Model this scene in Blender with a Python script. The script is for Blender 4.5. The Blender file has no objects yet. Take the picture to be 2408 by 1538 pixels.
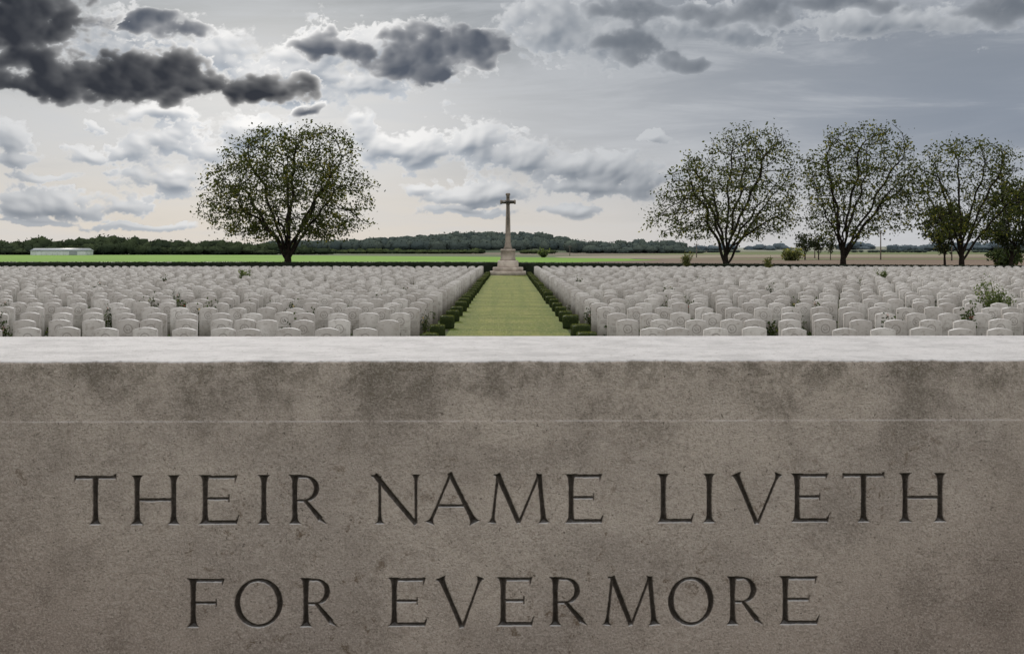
import bpy, bmesh, math, random
import numpy as np
from mathutils import Vector, noise as mnoise
R=math.radians
rng=np.random.default_rng(7); random.seed(7)
sc=bpy.context.scene
COL=sc.collection
F=2900.0; CX=1196.0; HY=588.0; CZ=2.05
def px2x(px,D): return (px-CX)*D/F
def py2z(py,D): return CZ-(py-HY)*D/F
# ------------------------------------------------------------------ helpers
def mk_mesh(name,V,Fs,smooth=False):
    me=bpy.data.meshes.new(name)
    V=np.asarray(V,dtype=np.float32)
    me.vertices.add(len(V)); me.vertices.foreach_set('co',V.ravel())
    if isinstance(Fs,np.ndarray):
        n,k=Fs.shape; idx=Fs.ravel().astype(np.int32)
        st=(np.arange(n)*k).astype(np.int32); tot=np.full(n,k,np.int32)
    else:
        tot=np.array([len(f) for f in Fs],np.int32); st=np.concatenate([[0],np.cumsum(tot)[:-1]]).astype(np.int32)
        idx=np.concatenate([np.asarray(f) for f in Fs]).astype(np.int32)
    me.loops.add(len(idx)); me.loops.foreach_set('vertex_index',idx)
    me.polygons.add(len(tot)); me.polygons.foreach_set('loop_start',st); me.polygons.foreach_set('loop_total',tot)
    if smooth: me.polygons.foreach_set('use_smooth',np.ones(len(tot),bool))
    me.update(calc_edges=True); me.validate()
    return me
def fattr(me,name,arr):
    a=me.attributes.new(name,'FLOAT','POINT'); a.data.foreach_set('value',np.asarray(arr,np.float32).ravel())
def vattr(me,name,arr):
    a=me.attributes.new(name,'FLOAT_VECTOR','POINT'); a.data.foreach_set('vector',np.asarray(arr,np.float32).ravel())
def obj(name,me,mat=None,parent=None,loc=None):
    o=bpy.data.objects.new(name,me); COL.objects.link(o)
    if mat is not None and me is not None: 
        if len(me.materials)==0: me.materials.append(mat)
    if parent is not None: o.parent=parent
    if loc is not None: o.location=loc
    return o
def tag(o,label=None,category=None,group=None,kind=None):
    if label:o['label']=label
    if category:o['category']=category
    if group:o['group']=group
    if kind:o['kind']=kind
    return o
class Geo:
    def __init__(s): s.V=[];s.F=[];s.n=0
    def add(s,V,Fs):
        V=np.asarray(V,float); s.V.append(V)
        s.F+= [tuple(int(i)+s.n for i in f) for f in Fs]; s.n+=len(V)
    def box(s,cx,cy,cz,sx,sy,sz,b=0.0):
        bm=bmesh.new(); bmesh.ops.create_cube(bm,size=1)
        for v in bm.verts: v.co=Vector((v.co.x*sx,v.co.y*sy,v.co.z*sz))
        if b>0: bmesh.ops.bevel(bm,geom=bm.edges[:],offset=b,segments=2,affect='EDGES',profile=.5)
        bm.verts.index_update()
        s.add([(v.co.x+cx,v.co.y+cy,v.co.z+cz) for v in bm.verts],[[v.index for v in f.verts] for f in bm.faces]); bm.free()
    def rings(s,rings,cap=True):
        n=len(rings[0]); V=[p for r in rings for p in r]; Fs=[]
        for i in range(len(rings)-1):
            for j in range(n):
                Fs.append((i*n+j,i*n+(j+1)%n,(i+1)*n+(j+1)%n,(i+1)*n+j))
        if cap: Fs.append(tuple(range(n))[::-1]); Fs.append(tuple((len(rings)-1)*n+j for j in range(n)))
        s.add(V,Fs)
    def prism(s,n,prof,cx=0,cy=0,ax='z',rot=None):
        rot=math.pi/n if rot is None else rot
        k=1/math.cos(math.pi/n)
        rs=[]
        for z,h in prof:
            r=[]
            for j in range(n):
                a=rot+2*math.pi*j/n; p=(h*k*math.cos(a),h*k*math.sin(a))
                r.append((cx+p[0],cy+p[1],z) if ax=='z' else (z,cy+p[0],cx+p[1]))
            rs.append(r)
        s.rings(rs)
    def mesh(s,name,smooth=False):
        return mk_mesh(name,np.concatenate(s.V),s.F,smooth)
# --------------------------------------------------------------- node helpers
class NB:
    def __init__(s,nt): s.nt=nt
    def n(s,typ,ins=None,**p):
        nd=s.nt.nodes.new(typ)
        for k,v in p.items(): setattr(nd,k,v)
        for k,v in (ins or {}).items():
            so=nd.inputs[k]
            if isinstance(v,bpy.types.NodeSocket): s.nt.links.new(v,so)
            else: so.default_value=v
        return nd
    def m(s,op,a,b=None,c=None,clamp=False):
        i={0:a}
        if b is not None:i[1]=b
        if c is not None:i[2]=c
        return s.n('ShaderNodeMath',i,operation=op,use_clamp=clamp).outputs[0]
    def v(s,op,a,b=None,c=None,out=0):
        i={0:a}
        if b is not None:i[1]=b
        if c is not None:i[2]=c
        return s.n('ShaderNodeVectorMath',i,operation=op).outputs[out]
    def noise(s,vec,scale,detail=4,rough=.5,col=False,dist=0):
        nd=s.n('ShaderNodeTexNoise',{'Scale':scale,'Detail':detail,'Roughness':rough,'Distortion':dist})
        if vec is not None: s.nt.links.new(vec,nd.inputs['Vector'])
        return nd.outputs['Color' if col else 'Fac']
    def ss(s,x,a,b,lo=0.,hi=1.,typ='SMOOTHSTEP'):
        return s.n('ShaderNodeMapRange',{0:x,1:a,2:b,3:lo,4:hi},interpolation_type=typ,clamp=True).outputs[0]
    def mix(s,f,a,b,bt='MIX'):
        nd=s.nt.nodes.new('ShaderNodeMix'); nd.data_type='RGBA'; nd.blend_type=bt; nd.clamp_factor=True
        for k,v in ((0,f),(6,a),(7,b)):
            if isinstance(v,bpy.types.NodeSocket): s.nt.links.new(v,nd.inputs[k])
            else:
                if k!=0 and len(v)==3: v=(*v,1)
                nd.inputs[k].default_value=v
        return nd.outputs[2]
    def attr(s,name,out='Fac'): return s.n('ShaderNodeAttribute',attribute_name=name).outputs[out]
    def bump(s,h,strength,dist): return s.n('ShaderNodeBump',{'Height':h,'Strength':strength,'Distance':dist}).outputs[0]
def newmat(name):
    m=bpy.data.materials.new(name); m.use_nodes=True; nt=m.node_tree; b=nt.nodes['Principled BSDF']; return m,NB(nt),b
def setb(nb,b,**k):
    for kk,v in k.items():
        kk={'col':'Base Color','rough':'Roughness','nrm':'Normal','spec':'Specular IOR Level','metal':'Metallic'}[kk]
        if isinstance(v,bpy.types.NodeSocket): nb.nt.links.new(v,b.inputs[kk])
        else: b.inputs[kk].default_value=(*v,1) if isinstance(v,tuple) and len(v)==3 else v
def pos(nb): return nb.n('ShaderNodeNewGeometry').outputs['Position']
def objc(nb): return nb.n('ShaderNodeTexCoord').outputs['Object']
def simple(name,c1,c2,scale,rough=.85,bump=.3,bd=.02,detail=5,world=True,spec=.2):
    m,nb,b=newmat(name); p=pos(nb) if world else objc(nb)
    n=nb.noise(p,scale,detail,.6); f=nb.ss(n,.35,.65)
    n2=nb.noise(p,scale*6,3,.6)
    setb(nb,b,col=nb.mix(f,c1,c2),rough=rough,spec=spec,nrm=nb.bump(n2,bump,bd)); return m
def leafmat(name,c1,c2,c3=None,trans=.35,spec=.2):
    m,nb,b=newmat(name); t=nb.attr('tone')
    col=nb.mix(t,c1,c2)
    if c3: col=nb.mix(nb.ss(t,.86,.97),col,c3)
    setb(nb,b,col=col,rough=.65,spec=spec)
    if trans<=0: return m
    tr=nb.n('ShaderNodeBsdfTranslucent',{'Color':nb.mix(1.0,col,(1.7,1.75,.8),'MULTIPLY')})
    mx=nb.n('ShaderNodeMixShader',{0:trans,1:b.outputs[0],2:tr.outputs[0]})
    nb.nt.links.new(mx.outputs[0],nb.nt.nodes['Material Output'].inputs[0]); return m
def leaves(C,size,rs,flat=0.0):
    n=len(C); a=rs.normal(size=(n,3)); 
    if flat: a[:,2]*=flat
    a/=np.linalg.norm(a,axis=1)[:,None]+1e-9
    b=rs.normal(size=(n,3)); b=np.cross(a,b); b/=np.linalg.norm(b,axis=1)[:,None]+1e-9
    s=(np.asarray(size)*np.ones(n))[:,None]
    V=np.stack([C-a*s,C+b*s*.6,C+a*s,C-b*s*.6],1).reshape(-1,3)
    Fq=np.arange(4*n).reshape(n,4); return V,Fq
# ================================================================= WORLD / SKY
w=bpy.data.worlds.new("World"); sc.world=w; w.use_nodes=True
nt=w.node_tree; nt.nodes.clear(); nb=NB(nt)
def conv(px,py):
    dx=(px-CX)/F; dz=(HY-py)/F
    return math.atan(dx)*29, math.atan(dz/math.sqrt(1+dx*dx))*29
dirv=nb.n('ShaderNodeTexCoord').outputs['Generated']
dirv=nb.v('NORMALIZE',dirv)
sp=nb.n('ShaderNodeSeparateXYZ',{0:dirv}); X,Y,Z=sp.outputs
az=nb.m('MULTIPLY',nb.m('ARCTAN2',X,Y),29.0); el=nb.m('MULTIPLY',nb.m('ARCSINE',Z),29.0)
Q=nb.n('ShaderNodeCombineXYZ',{0:az,1:el,2:0.0}).outputs[0]
sky=nb.n('ShaderNodeTexSky',sky_type='NISHITA',sun_disc=False,sun_elevation=R(24),sun_rotation=R(-14),dust_density=1.0,air_density=1.0)
azn=nb.ss(az,-6.,12.,0,1,'SMOOTHSTEP')
hor=nb.mix(azn,(.69,.645,.585),(.52,.535,.565))
midc=nb.mix(azn,(.60,.605,.61),(.255,.29,.35))
top=nb.mix(nb.ss(az,-9.,9.),(.33,.355,.37),(.25,.275,.315))
e1=nb.ss(el,0.3,2.8); e2=nb.ss(el,2.4,6.0)
veil=nb.mix(e2,nb.mix(e1,hor,midc),top)
gv=nb.v('MULTIPLY_ADD',Q,(1/6.5,1/3.6,0),(5.4/6.5,-3.4/3.6,0)); gl=nb.v('LENGTH',gv,out=1)
veil=nb.mix(nb.ss(gl,1.0,.0,0,.7),veil,(.80,.79,.775))
st=nb.noise(nb.v('MULTIPLY',nb.v('ADD',Q,(0,3,0)),(.16,1.1,1)),1.0,6,.62,dist=.5)
veil=nb.mix(nb.ss(st,.44,.66,0,.42),veil,(.58,.60,.63))
veil=nb.mix(nb.ss(st,.5,.3,0,.25),veil,nb.mix(1.0,veil,(.74,.78,.82),'MULTIPLY'))
back=nb.ss(Y,.35,-.5,0,1); zen=nb.ss(Z,.30,.75,0,1)
gen=nb.noise(nb.v('MULTIPLY',Q,(.05,.07,1)),1.0,4,.6)
backc=nb.mix(nb.ss(gen,.4,.6),(.86,.88,.93),(1.35,1.32,1.28))  # unseen sky behind and overhead, brightened to fill the stone faces
veil=nb.mix(nb.m('MAXIMUM',back,zen),veil,backc)
skyc=nb.mix(.015,nb.mix(1.0,veil,(10,10,10),'MULTIPLY'),sky.outputs[0])
bg=nb.n('ShaderNodeBackground',{'Color':skyc,'Strength':.1})
out=nb.n('ShaderNodeOutputWorld',{0:bg.outputs[0]})
# ---- cloud sheet: a far dome sector whose density is computed by fractal noise
pr_=np.random.default_rng(99); PERM=pr_.permutation(512).astype(np.int64); PERM=np.concatenate([PERM,PERM]); ANG=pr_.uniform(0,2*np.pi,512); GXa=np.cos(ANG);GYa=np.sin(ANG)
def perlin(x,y):
    xi=np.floor(x).astype(np.int64); yi=np.floor(y).astype(np.int64); xf=x-xi; yf=y-yi
    u=xf**3*(xf*(xf*6-15)+10); v=yf**3*(yf*(yf*6-15)+10)
    def g(ix,iy,dx,dy):
        h=PERM[(PERM[ix&511]+iy)&511]; return GXa[h]*dx+GYa[h]*dy
    a=g(xi,yi,xf,yf); b=g(xi+1,yi,xf-1,yf); c=g(xi,yi+1,xf,yf-1); d=g(xi+1,yi+1,xf-1,yf-1)
    return (a*(1-u)+b*u)*(1-v)+(c*(1-u)+d*u)*v
def fbm(x,y,o,gain=.52,bil=False,lac=2.03):
    t=0;a=1.;nrm=0
    for k in range(o):
        p_=perlin(x+k*17.3,y-k*9.1); t=t+a*(np.sqrt(p_**2+.004)*2 if bil else p_*1.5); nrm+=a; a*=gain
        x,y=(x*.8-y*.6)*lac,(x*.6+y*.8)*lac
    return t/nrm
nax,nel=1700,560
azs_=np.linspace(-15.6,15.6,nax); els_=np.linspace(.05,7.3,nel)
QX,QY=np.meshgrid(azs_,els_)
def ss(x,a,b):
    t=np.clip((x-a)/(b-a),0,1); return t*t*(3-2*t)
def blur(a,r):
    for _ in range(2):
        for ax in (0,1):
            p_=np.pad(a,[(r+1,r) if k==ax else (0,0) for k in (0,1)],mode='edge'); c=np.cumsum(p_,axis=ax); n_=a.shape[ax]
            a=(np.take(c,np.arange(2*r+1,2*r+1+n_),axis=ax)-np.take(c,np.arange(0,n_),axis=ax))/(2*r+1)
    return a
FINE=fbm(QX*4.5+3,QY*5.5,5,.62)
def field_(blobs,seed,wamp,scale,bamp,famp,sm=.22,ysc=1.35,bias=0.,fine=.22):
    xs=QX+seed; ys=QY*ysc+seed*.37
    wx=fbm(xs*.8,ys*.8,5,.5)*wamp*1.5; wy=fbm(xs*.8+40,ys*.8+7,5,.5)*wamp
    qx=QX+wx; qy=QY+wy; acc=None
    for (px,py,rx,rt,rb) in blobs:
        cx,cy=conv(px,py); u=(qx-cx)/(rx/100); v=qy-cy; v=np.where(v>0,v/(rt/100),v/(rb/100)); L=np.sqrt(u*u+v*v)
        if acc is None: acc=L
        else:
            h=np.clip(.5+.5*(L-acc)/sm,0,1); acc=L*(1-h)+acc*h-sm*h*(1-h)
    base=np.minimum(1-acc,.75)+bias
    bi=fbm(xs*scale*2.3+wx*1.0,ys*scale*2.3+wy*1.0,7,.58,True); fb=fbm(xs*scale*1.1,ys*scale*1.1,8,.56)
    return base+(bi-.40)*bamp+fb*famp+FINE*fine
dark=[(30,30,190,120,120),(150,60,85,70,70),(60,150,100,36,28),(100,200,140,36,34),(230,185,120,56,48),(330,180,150,68,64),(470,205,170,58,42),(620,208,110,42,38)]
mid=[(330,52,110,30,26),(420,74,70,28,26),(750,112,76,50,42),(850,122,80,32,30),(990,118,130,56,52),(1100,108,95,46,42),(965,165,70,44,50),(1045,170,50,30,22),(715,262,45,18,16)]
grey=[(1480,25,140,50,44),(1620,45,170,44,34),(1490,115,105,36,34),(1580,148,105,30,28),(1760,30,170,34,30),(1960,10,260,30,24),(2340,22,150,52,52)]
light=[(260,110,110,80,50),(300,90,160,60,40),(520,120,90,40,60),(640,175,110,60,70),(740,150,90,90,110),(700,225,110,40,36),(880,190,110,40,40),(930,110,200,55,90),(1300,50,130,80,80),(1420,80,180,70,70),(1700,65,220,50,46),(2100,45,250,34,34),
 (860,305,48,45,60),(900,340,60,40,50),(990,350,90,44,46),(1120,345,110,70,52),(1220,372,120,50,40),(1330,388,130,42,38),(1420,410,150,48,48),(1510,425,80,50,36),
 (390,425,115,60,36),(400,325,68,46,40),(315,350,42,34,26),(580,315,95,55,60),(490,350,70,30,34),(200,362,62,22,16),(15,322,46,36,36),(20,372,60,26,20),
 (370,270,80,20,18),(90,490,150,48,26),(240,492,90,30,20),(100,416,80,13,9),(235,300,42,14,10),(970,455,42,20,14),(1080,470,90,44,22),(1180,460,100,46,22),(1345,502,70,15,12),(1100,500,130,12,9),
 (1545,328,42,18,14),(1390,445,170,30,20),(340,535,120,10,8),(90,525,100,10,8)]
dA=field_(dark,3.,.42,.85,1.05,.80,bias=.02,fine=.26); dM=field_(mid,13.,.38,1.0,1.0,.82,bias=.03,fine=.26); dG=field_(grey,47.,.45,.85,.75,.95,bias=.0,fine=.32); dL=field_(light,31.,.33,1.15,.95,.76,bias=.07,fine=.26)
SX,SY=-5.2,4.2
def relief(d,amt):
    gy,gx=np.gradient(d,els_[1]-els_[0],azs_[1]-azs_[0]); vx=SX-QX; vy=SY+1.5-QY; n=np.sqrt(vx**2+vy**2)+.6
    return np.tanh(-(gx*vx+gy*vy)/n*amt)
sunp=ss(np.sqrt(((QX-SX)/7.5)**2+((QY-3.4)/4.2)**2),1.3,.1)[...,None]
wisp=ss(fbm(QX*.7+9,QY*.9,4),-.25,.35)
bright=np.array([.54,.56,.585])*(1-sunp)+np.array([1.0,.985,.965])*sunp
rgb=np.zeros((nel,nax,3)); A_=np.zeros((nel,nax))
def over(col,al):
    global rgb,A_
    al=al[...,None]; a0=A_[...,None]; na=al+a0*(1-al); rgb=(col*al+rgb*a0*(1-al))/np.maximum(na,1e-5); A_=na[...,0]
sh=15
dL2=blur(dL,2); dLb=blur(dL,5); dLB=blur(dL,10)
up=np.vstack([dLB[sh:],np.repeat(dLB[-1:],sh,0)])
LL=np.clip(.36+1.0*(dLB-up)+.22*relief(dLb,.42)+.12*relief(dL2,.28)+.60*(1-ss(dL,.0,.32)),0,1)[...,None]
thick=ss(dLB,.05,.7)[...,None]
shL=np.array([.46,.49,.53])*(1-thick)+np.array([.22,.255,.305])*thick
shL=shL*(.8+.45*sunp)
over(shL*(1-LL)+bright*LL,ss(dL,-.10,.18+.50*wisp)*.92)
def dk(d,edge,core,k,amt,rel,soft):
    b0=blur(d,1); b1=blur(d,3); b2=blur(d,8); dd=.25*b0+.35*b1+.40*b2
    t=np.exp(-np.clip(dd-.02,0,None)*k); t=np.clip(t+relief(b2,.40)*rel*(.30+.70*t)+relief(b1,.32)*rel*.5*(.2+.8*t)+relief(b0,.22)*rel*.30*(.12+.88*t),0,1)[...,None]
    over(core*(1-t)+edge*t,ss(d,-.08,.12+soft*wisp)*amt)
dk(dG,np.array([.46,.485,.52])*(1-sunp)+np.array([.7,.7,.7])*sunp,np.array([.125,.145,.175]),2.7,.86,.24,.70)
dk(dM,bright*.99,np.array([.085,.10,.13]),4.5,.97,.27,.36)
dk(dA,bright*.90,np.array([.030,.034,.044]),5.4,.99,.17,.36)
fade=ss(np.abs(QX),15.4,13.4)*ss(QY,7.25,6.9)*ss(QY,.05,.35)
A_=A_*fade
ae=QX/29; ee=QY/29; RD=8000.
V=np.stack([np.sin(ae)*np.cos(ee)*RD,np.cos(ae)*np.cos(ee)*RD,np.sin(ee)*RD+CZ],-1).reshape(-1,3)
i=np.arange(nel-1)[:,None]; j=np.arange(nax-1)[None,:]
q=np.stack([i*nax+j,i*nax+j+1,(i+1)*nax+j+1,(i+1)*nax+j],-1).reshape(-1,4)
af=A_.reshape(-1); q=q[af[q].max(1)>.004]; used=np.unique(q); mp=np.zeros(len(V),int); mp[used]=np.arange(len(used))
me=mk_mesh('sky',V[used],mp[q]); ca=me.attributes.new('cloud','FLOAT_COLOR','POINT')
ca.data.foreach_set('color',np.concatenate([rgb.reshape(-1,3),af[:,None]],1)[used].astype(np.float32).ravel())
m=bpy.data.materials.new('cloud_layer'); m.use_nodes=True; m.node_tree.nodes.clear(); nb=NB(m.node_tree)
an=nb.n('ShaderNodeAttribute',attribute_name='cloud'); em=nb.n('ShaderNodeEmission',{'Color':an.outputs['Color'],'Strength':1.0}); tr=nb.n('ShaderNodeBsdfTransparent')
mx=nb.n('ShaderNodeMixShader',{0:an.outputs['Alpha'],1:tr.outputs[0],2:em.outputs[0]}); nb.n('ShaderNodeOutputMaterial',{0:mx.outputs[0]})
m.cycles.emission_sampling='NONE'
tag(obj('sky',me,m),"broken grey and white cumulus clouds",None,None,'structure')
# sun
sl=bpy.data.lights.new('sun_light','SUN'); sl.energy=2.3; sl.angle=R(7); sl.color=(1,.94,.86)
so=bpy.data.objects.new('sun_light',sl); COL.objects.link(so)
azs,els=R(-14),R(24)
dv=Vector((math.sin(azs)*math.cos(els),math.cos(azs)*math.cos(els),math.sin(els)))
so.rotation_euler=dv.to_track_quat('Z','Y').to_euler(); so.location=dv*200
# ================================================================= CAMERA
cam=bpy.data.cameras.new('camera'); co=bpy.data.objects.new('camera',cam); COL.objects.link(co)
co.location=(0,0,CZ); co.rotation_euler=(R(90),0,0)
cam.sensor_width=36; cam.lens=36*F/2408; cam.shift_x=8/2408; cam.shift_y=-181/2408
cam.clip_end=20000; cam.clip_start=.05; sc.camera=co
sc.view_settings.view_transform='Standard'; sc.view_settings.look='None'
# ================================================================= MEMORIAL STONE
TH=R(0.9); Y0=F/1003.0
ZT=CZ-260/1003.0; DEP=.83
def u2px(u): return CX+F*(u*math.cos(TH))/(Y0+u*math.sin(TH))
fu=np.arange(-1.06,1.09,.0016); us=np.concatenate([np.linspace(-1.83,-1.07,50),fu,np.linspace(1.10,1.83,50)])
def zof(py): return CZ-(py-HY)/1003.0
zl=np.concatenate([np.linspace(.29,zof(1492),30)[:-1],np.arange(zof(1490),zof(1345),.0016),np.linspace(zof(1343),zof(1246),8),np.arange(zof(1244),zof(1100),.0016),np.linspace(zof(1097),zof(994),14)])
prof=[(0.0,z) for z in zl]
zc=zof(990)
prof+=[(0.0,zc-.0006),(.0012,zc+.0008),(.0016,zc+.0022)]
for z in np.linspace(zc+.006,ZT-.016,16): prof.append((.0016,z))
r=.009
for a in np.linspace(0,90,6): prof.append((.0016+r-r*math.cos(R(a)),ZT-r+r*math.sin(R(a))))
for y in np.linspace(.04,DEP-.04,20): prof.append((y,ZT))
for a in np.linspace(90,0,6): prof.append((DEP-r+r*math.cos(R(a)),ZT-r+r*math.sin(R(a))))
for z in np.linspace(ZT-.05,.29,12): prof.append((DEP,z))
prof=np.array(prof); nu,npf=len(us),len(prof)
UPX=u2px(us)
nfront=len(zl)
depth=np.zeros((npf,nu))
def seg(line,x0,y0,x1,y1,w0,w1=None,f0=0,f1=0,fs=5.):
    w1=w0 if w1 is None else w1
    base,cap=line
    P0=np.array([x0,y0*cap]);P1=np.array([x1,y1*cap]); L=np.linalg.norm(P1-P0); T=(P1-P0)/L
    mg=max(w0,w1)+max(f0,f1)+6
    jj=np.where((UPX>min(x0,x1)-mg)&(UPX<max(x0,x1)+mg))[0]
    py=(CZ-prof[:nfront,1])*1003+HY; yy=base-py
    ii=np.where((yy>min(P0[1],P1[1])-mg)&(yy<max(P0[1],P1[1])+mg))[0]
    if len(ii)==0 or len(jj)==0: return
    gx=UPX[jj][None,:]-P0[0]; gy=yy[ii][:,None]-P0[1]
    s=gx*T[0]+gy*T[1]; p=np.abs(-gx*T[1]+gy*T[0])
    t=np.clip(s/L,0,1); hw=w0+(w1-w0)*t+f0*np.exp(-np.clip(s,0,None)/fs)+f1*np.exp(-np.clip(L-s,0,None)/fs)
    hw*=1-.14*np.sin(np.pi*t)*(f0>0 or f1>0)
    d=np.minimum(hw-p,np.minimum(s,L-s)*1.1+1.2)
    sub=depth[np.ix_(ii,jj)]; depth[np.ix_(ii,jj)]=np.maximum(sub,d)
def arc(line,cx,cy,rx,ry,a0,a1,wt,wn,tilt=0.):
    base,cap=line; cyp=cy*cap; ryp=ry*cap
    jj=np.where((UPX>cx-rx-14)&(UPX<cx+rx+14))[0]
    py=(CZ-prof[:nfront,1])*1003+HY; yy=base-py
    ii=np.where(np.abs(yy-cyp)<ryp+14)[0]
    gx=(UPX[jj][None,:]-cx)/rx; gy=(yy[ii][:,None]-cyp)/ryp
    rr=np.sqrt(gx**2+gy**2)+1e-6; th=np.arctan2(gy,gx)
    gr=np.sqrt((gx/rr/rx)**2+(gy/rr/ryp)**2)
    dist=np.abs(rr-1)/gr
    hw=wn+(wt-wn)*np.cos(th-tilt)**2
    d=hw-dist
    if a0 is not None: d=np.where((th>=R(a0))&(th<=R(a1)),d,-1)
    sub=depth[np.ix_(ii,jj)]; depth[np.ix_(ii,jj)]=np.maximum(sub,d)
K=7.9; TN=4.4
def stem(l,x,w=K,top=True,bot=True,y0=0.,y1=1.): seg(l,x,y1,x,y0,w,w,8 if top else 0,8 if bot else 0,5)
def arms(l,xs,xr,bottom=True,mid=.52):
    seg(l,xs,.962,xr-5,.962,TN); seg(l,xr-5,1.0,xr-8,.84,4.2,1.5)
    seg(l,xs,mid,xr-22,mid,TN-.4); seg(l,xr-22,mid+.08,xr-22,mid-.08,2.4,2.4)
    if bottom: seg(l,xs,.036,xr-3,.036,TN+.6); seg(l,xr-6,0,xr+2,.19,4.5,1.4)
def E(l,xs,xr): stem(l,xs); arms(l,xs,xr)
def Fl(l,xs,xr): stem(l,xs); arms(l,xs,xr,False,.5)
def I(l,x): stem(l,x)
def Tt(l,a,b):
    x=(a+b)/2; seg(l,a+2,.962,b-2,.962,TN); seg(l,a+3,1.0,a-1,.86,4,1.3); seg(l,b-3,1.02,b+1,.88,4,1.3); stem(l,x,top=False,y1=.97)
def H(l,a,b): stem(l,a); stem(l,b); seg(l,a,.5,b,.5,TN)
def Rr(l,xs,xr):
    stem(l,xs); ry=.245; cy=.965-ry; cx=xs+22; rx=(xr-xs)*.60-16
    seg(l,xs,.965,cx+1,.965,TN-.4); seg(l,xs,.965-2*ry,cx+1,.965-2*ry,TN-.8); arc(l,cx,cy,rx,ry,-92,92,K-.3,TN-1)
    seg(l,cx+2,.965-2*ry,xr-14,.09,5,7.5); seg(l,xr-18,.12,xr,-.01,6,1.6)
def Nn(l,a,b):
    seg(l,a,.97,a,0,TN+.6,TN+.6,0,7,5); seg(l,a-12,1.0,b,-.02,7.4,6.4); seg(l,a-20,.975,a-2,.965,3.2,3.8)
    seg(l,b,1.0,b,0,TN+.6,TN+.2,7,0,5)
def A(l,a,b,ap):
    seg(l,ap,1.02,a+6,0,TN,TN+.4,0,8,5); seg(l,ap-3,1.03,b-8,0,6.6,7.6,0,8,5); seg(l,a+25,.36,b-30,.36,TN-.3)
def V_(l,a,b,ap):
    seg(l,a+14,1.0,ap,-.03,7.6,6.6,7,0,5); seg(l,b-12,1.0,ap+2,-.03,TN,TN,7,0,5)
def M(l,a,b):
    m=(a+b)/2-1
    seg(l,a+18,1.,a+5,0,TN,TN+.6,0,7,5); seg(l,a+8,.99,a+20,.975,3,3.6); seg(l,a+17,1.01,m,.0,7.4,6.4); seg(l,b-20,1.0,m+1,.0,TN,TN,5,0,4); seg(l,b-20,1.,b-9,0,7.0,7.6,0,8,5)
def L_(l,xs,xr): stem(l,xs); seg(l,xs,.036,xr-3,.036,TN+.4); seg(l,xr-6,0,xr+2,.19,4.5,1.4)
def O(l,a,b): arc(l,(a+b)/2,.49,(b-a)/2-6,.475,None,None,7.9,4.4,R(14))
l1=(1229.5,114.); l2=(1470.5,113.)
Tt(l1,175,273);H(l1,322,408);E(l1,482,560);I(l1,620);Rr(l1,693,768)
Nn(l1,893,978);A(l1,1005,1124,1060);M(l1,1153,1288);E(l1,1343,1418)
L_(l1,1560,1630);I(l1,1668);V_(l1,1717,1843,1780);E(l1,1875,1950);Tt(l1,1982,2080);H(l1,2129,2211)
Fl(l2,454,530);O(l2,552,664);Rr(l2,719,793);E(l2,927,1003);V_(l2,1022,1142,1086);E(l2,1183,1254)
Rr(l2,1306,1382);M(l2,1422,1548);O(l2,1572,1678);Rr(l2,1723,1795);E(l2,1847,1925)
def n1(x,f,s): 
    k=np.floor(x*f).astype(int); t=x*f-k; t=t*t*(3-2*t); h=lambda i: np.modf(np.sin((i+s)*127.1)*43758.5453)[0]
    return h(k)*(1-t)+h(k+1)*t
UU,PY=np.meshgrid(us,np.arange(npf)); Vz=np.repeat(prof[:,1][:,None],nu,1)
wear=perlin(UU*70+3,Vz*70+8)*.55+perlin(UU*190,Vz*190)*.45
depth=np.where(depth>0,depth+wear*1.5,depth)
dm=np.clip(depth,0,8.4)*.0019
Vy=prof[:,0][:,None]+dm
edge=(np.abs(Vz-(ZT-.004))<.014)&(Vy<.03)
wob=(n1(us,14,3)+n1(us,55,9)*.6+n1(us,160,5)*.45)[None,:]*.0013
Vz=Vz-np.where(edge,wob,0); Vy=Vy+np.where(edge,np.abs(wob),0)
Vx=UU*math.cos(TH)-(Vy)*math.sin(TH); Vyy=Y0+UU*math.sin(TH)+Vy*math.cos(TH)
VV=np.stack([Vx,Vyy,Vz],-1).reshape(-1,3)
i=np.arange(npf-1)[:,None]; j=np.arange(nu-1)[None,:]
q=np.stack([i*nu+j,i*nu+j+1,(i+1)*nu+j+1,(i+1)*nu+j],-1).reshape(-1,4)
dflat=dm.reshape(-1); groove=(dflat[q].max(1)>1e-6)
m,nb,b=newmat('memorial_limestone')
p=pos(nb); g=nb.n('ShaderNodeNewGeometry'); nz=nb.n('ShaderNodeSeparateXYZ',{0:g.outputs['Normal']}).outputs[2]
sx_=nb.n('ShaderNodeSeparateXYZ',{0:p}); zz=sx_.outputs[2]; xx=nb.m('ABSOLUTE',sx_.outputs[0])
n1_=nb.noise(p,2.0,7,.62,dist=.3); n2_=nb.noise(p,8,8,.74); n3_=nb.noise(p,200,3,.7); n4_=nb.noise(p,24,8,.78,dist=.5); n6_=nb.noise(p,70,6,.72); n7_=nb.noise(p,125,3,.6)
col=nb.mix(nb.ss(n1_,.36,.64),(.460,.395,.340),(.345,.295,.258))
col=nb.mix(nb.ss(n2_,.47,.66,0,.50),col,(.225,.188,.158))
col=nb.mix(nb.ss(n2_,.46,.30,0,.45),col,(.53,.465,.41))
gr=nb.m('MULTIPLY',nb.ss(zz,ZT-.28,ZT-.0),nb.ss(nb.m('ADD',nb.m('MULTIPLY',n1_,.7),nb.m('MULTIPLY',n2_,1.1)),.82,1.06))
col=nb.mix(nb.m('MULTIPLY',gr,.70),col,(.135,.115,.090))
grn=nb.m('MULTIPLY',nb.ss(zz,ZT-.12,ZT-.0),nb.ss(n4_,.46,.58))
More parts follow.
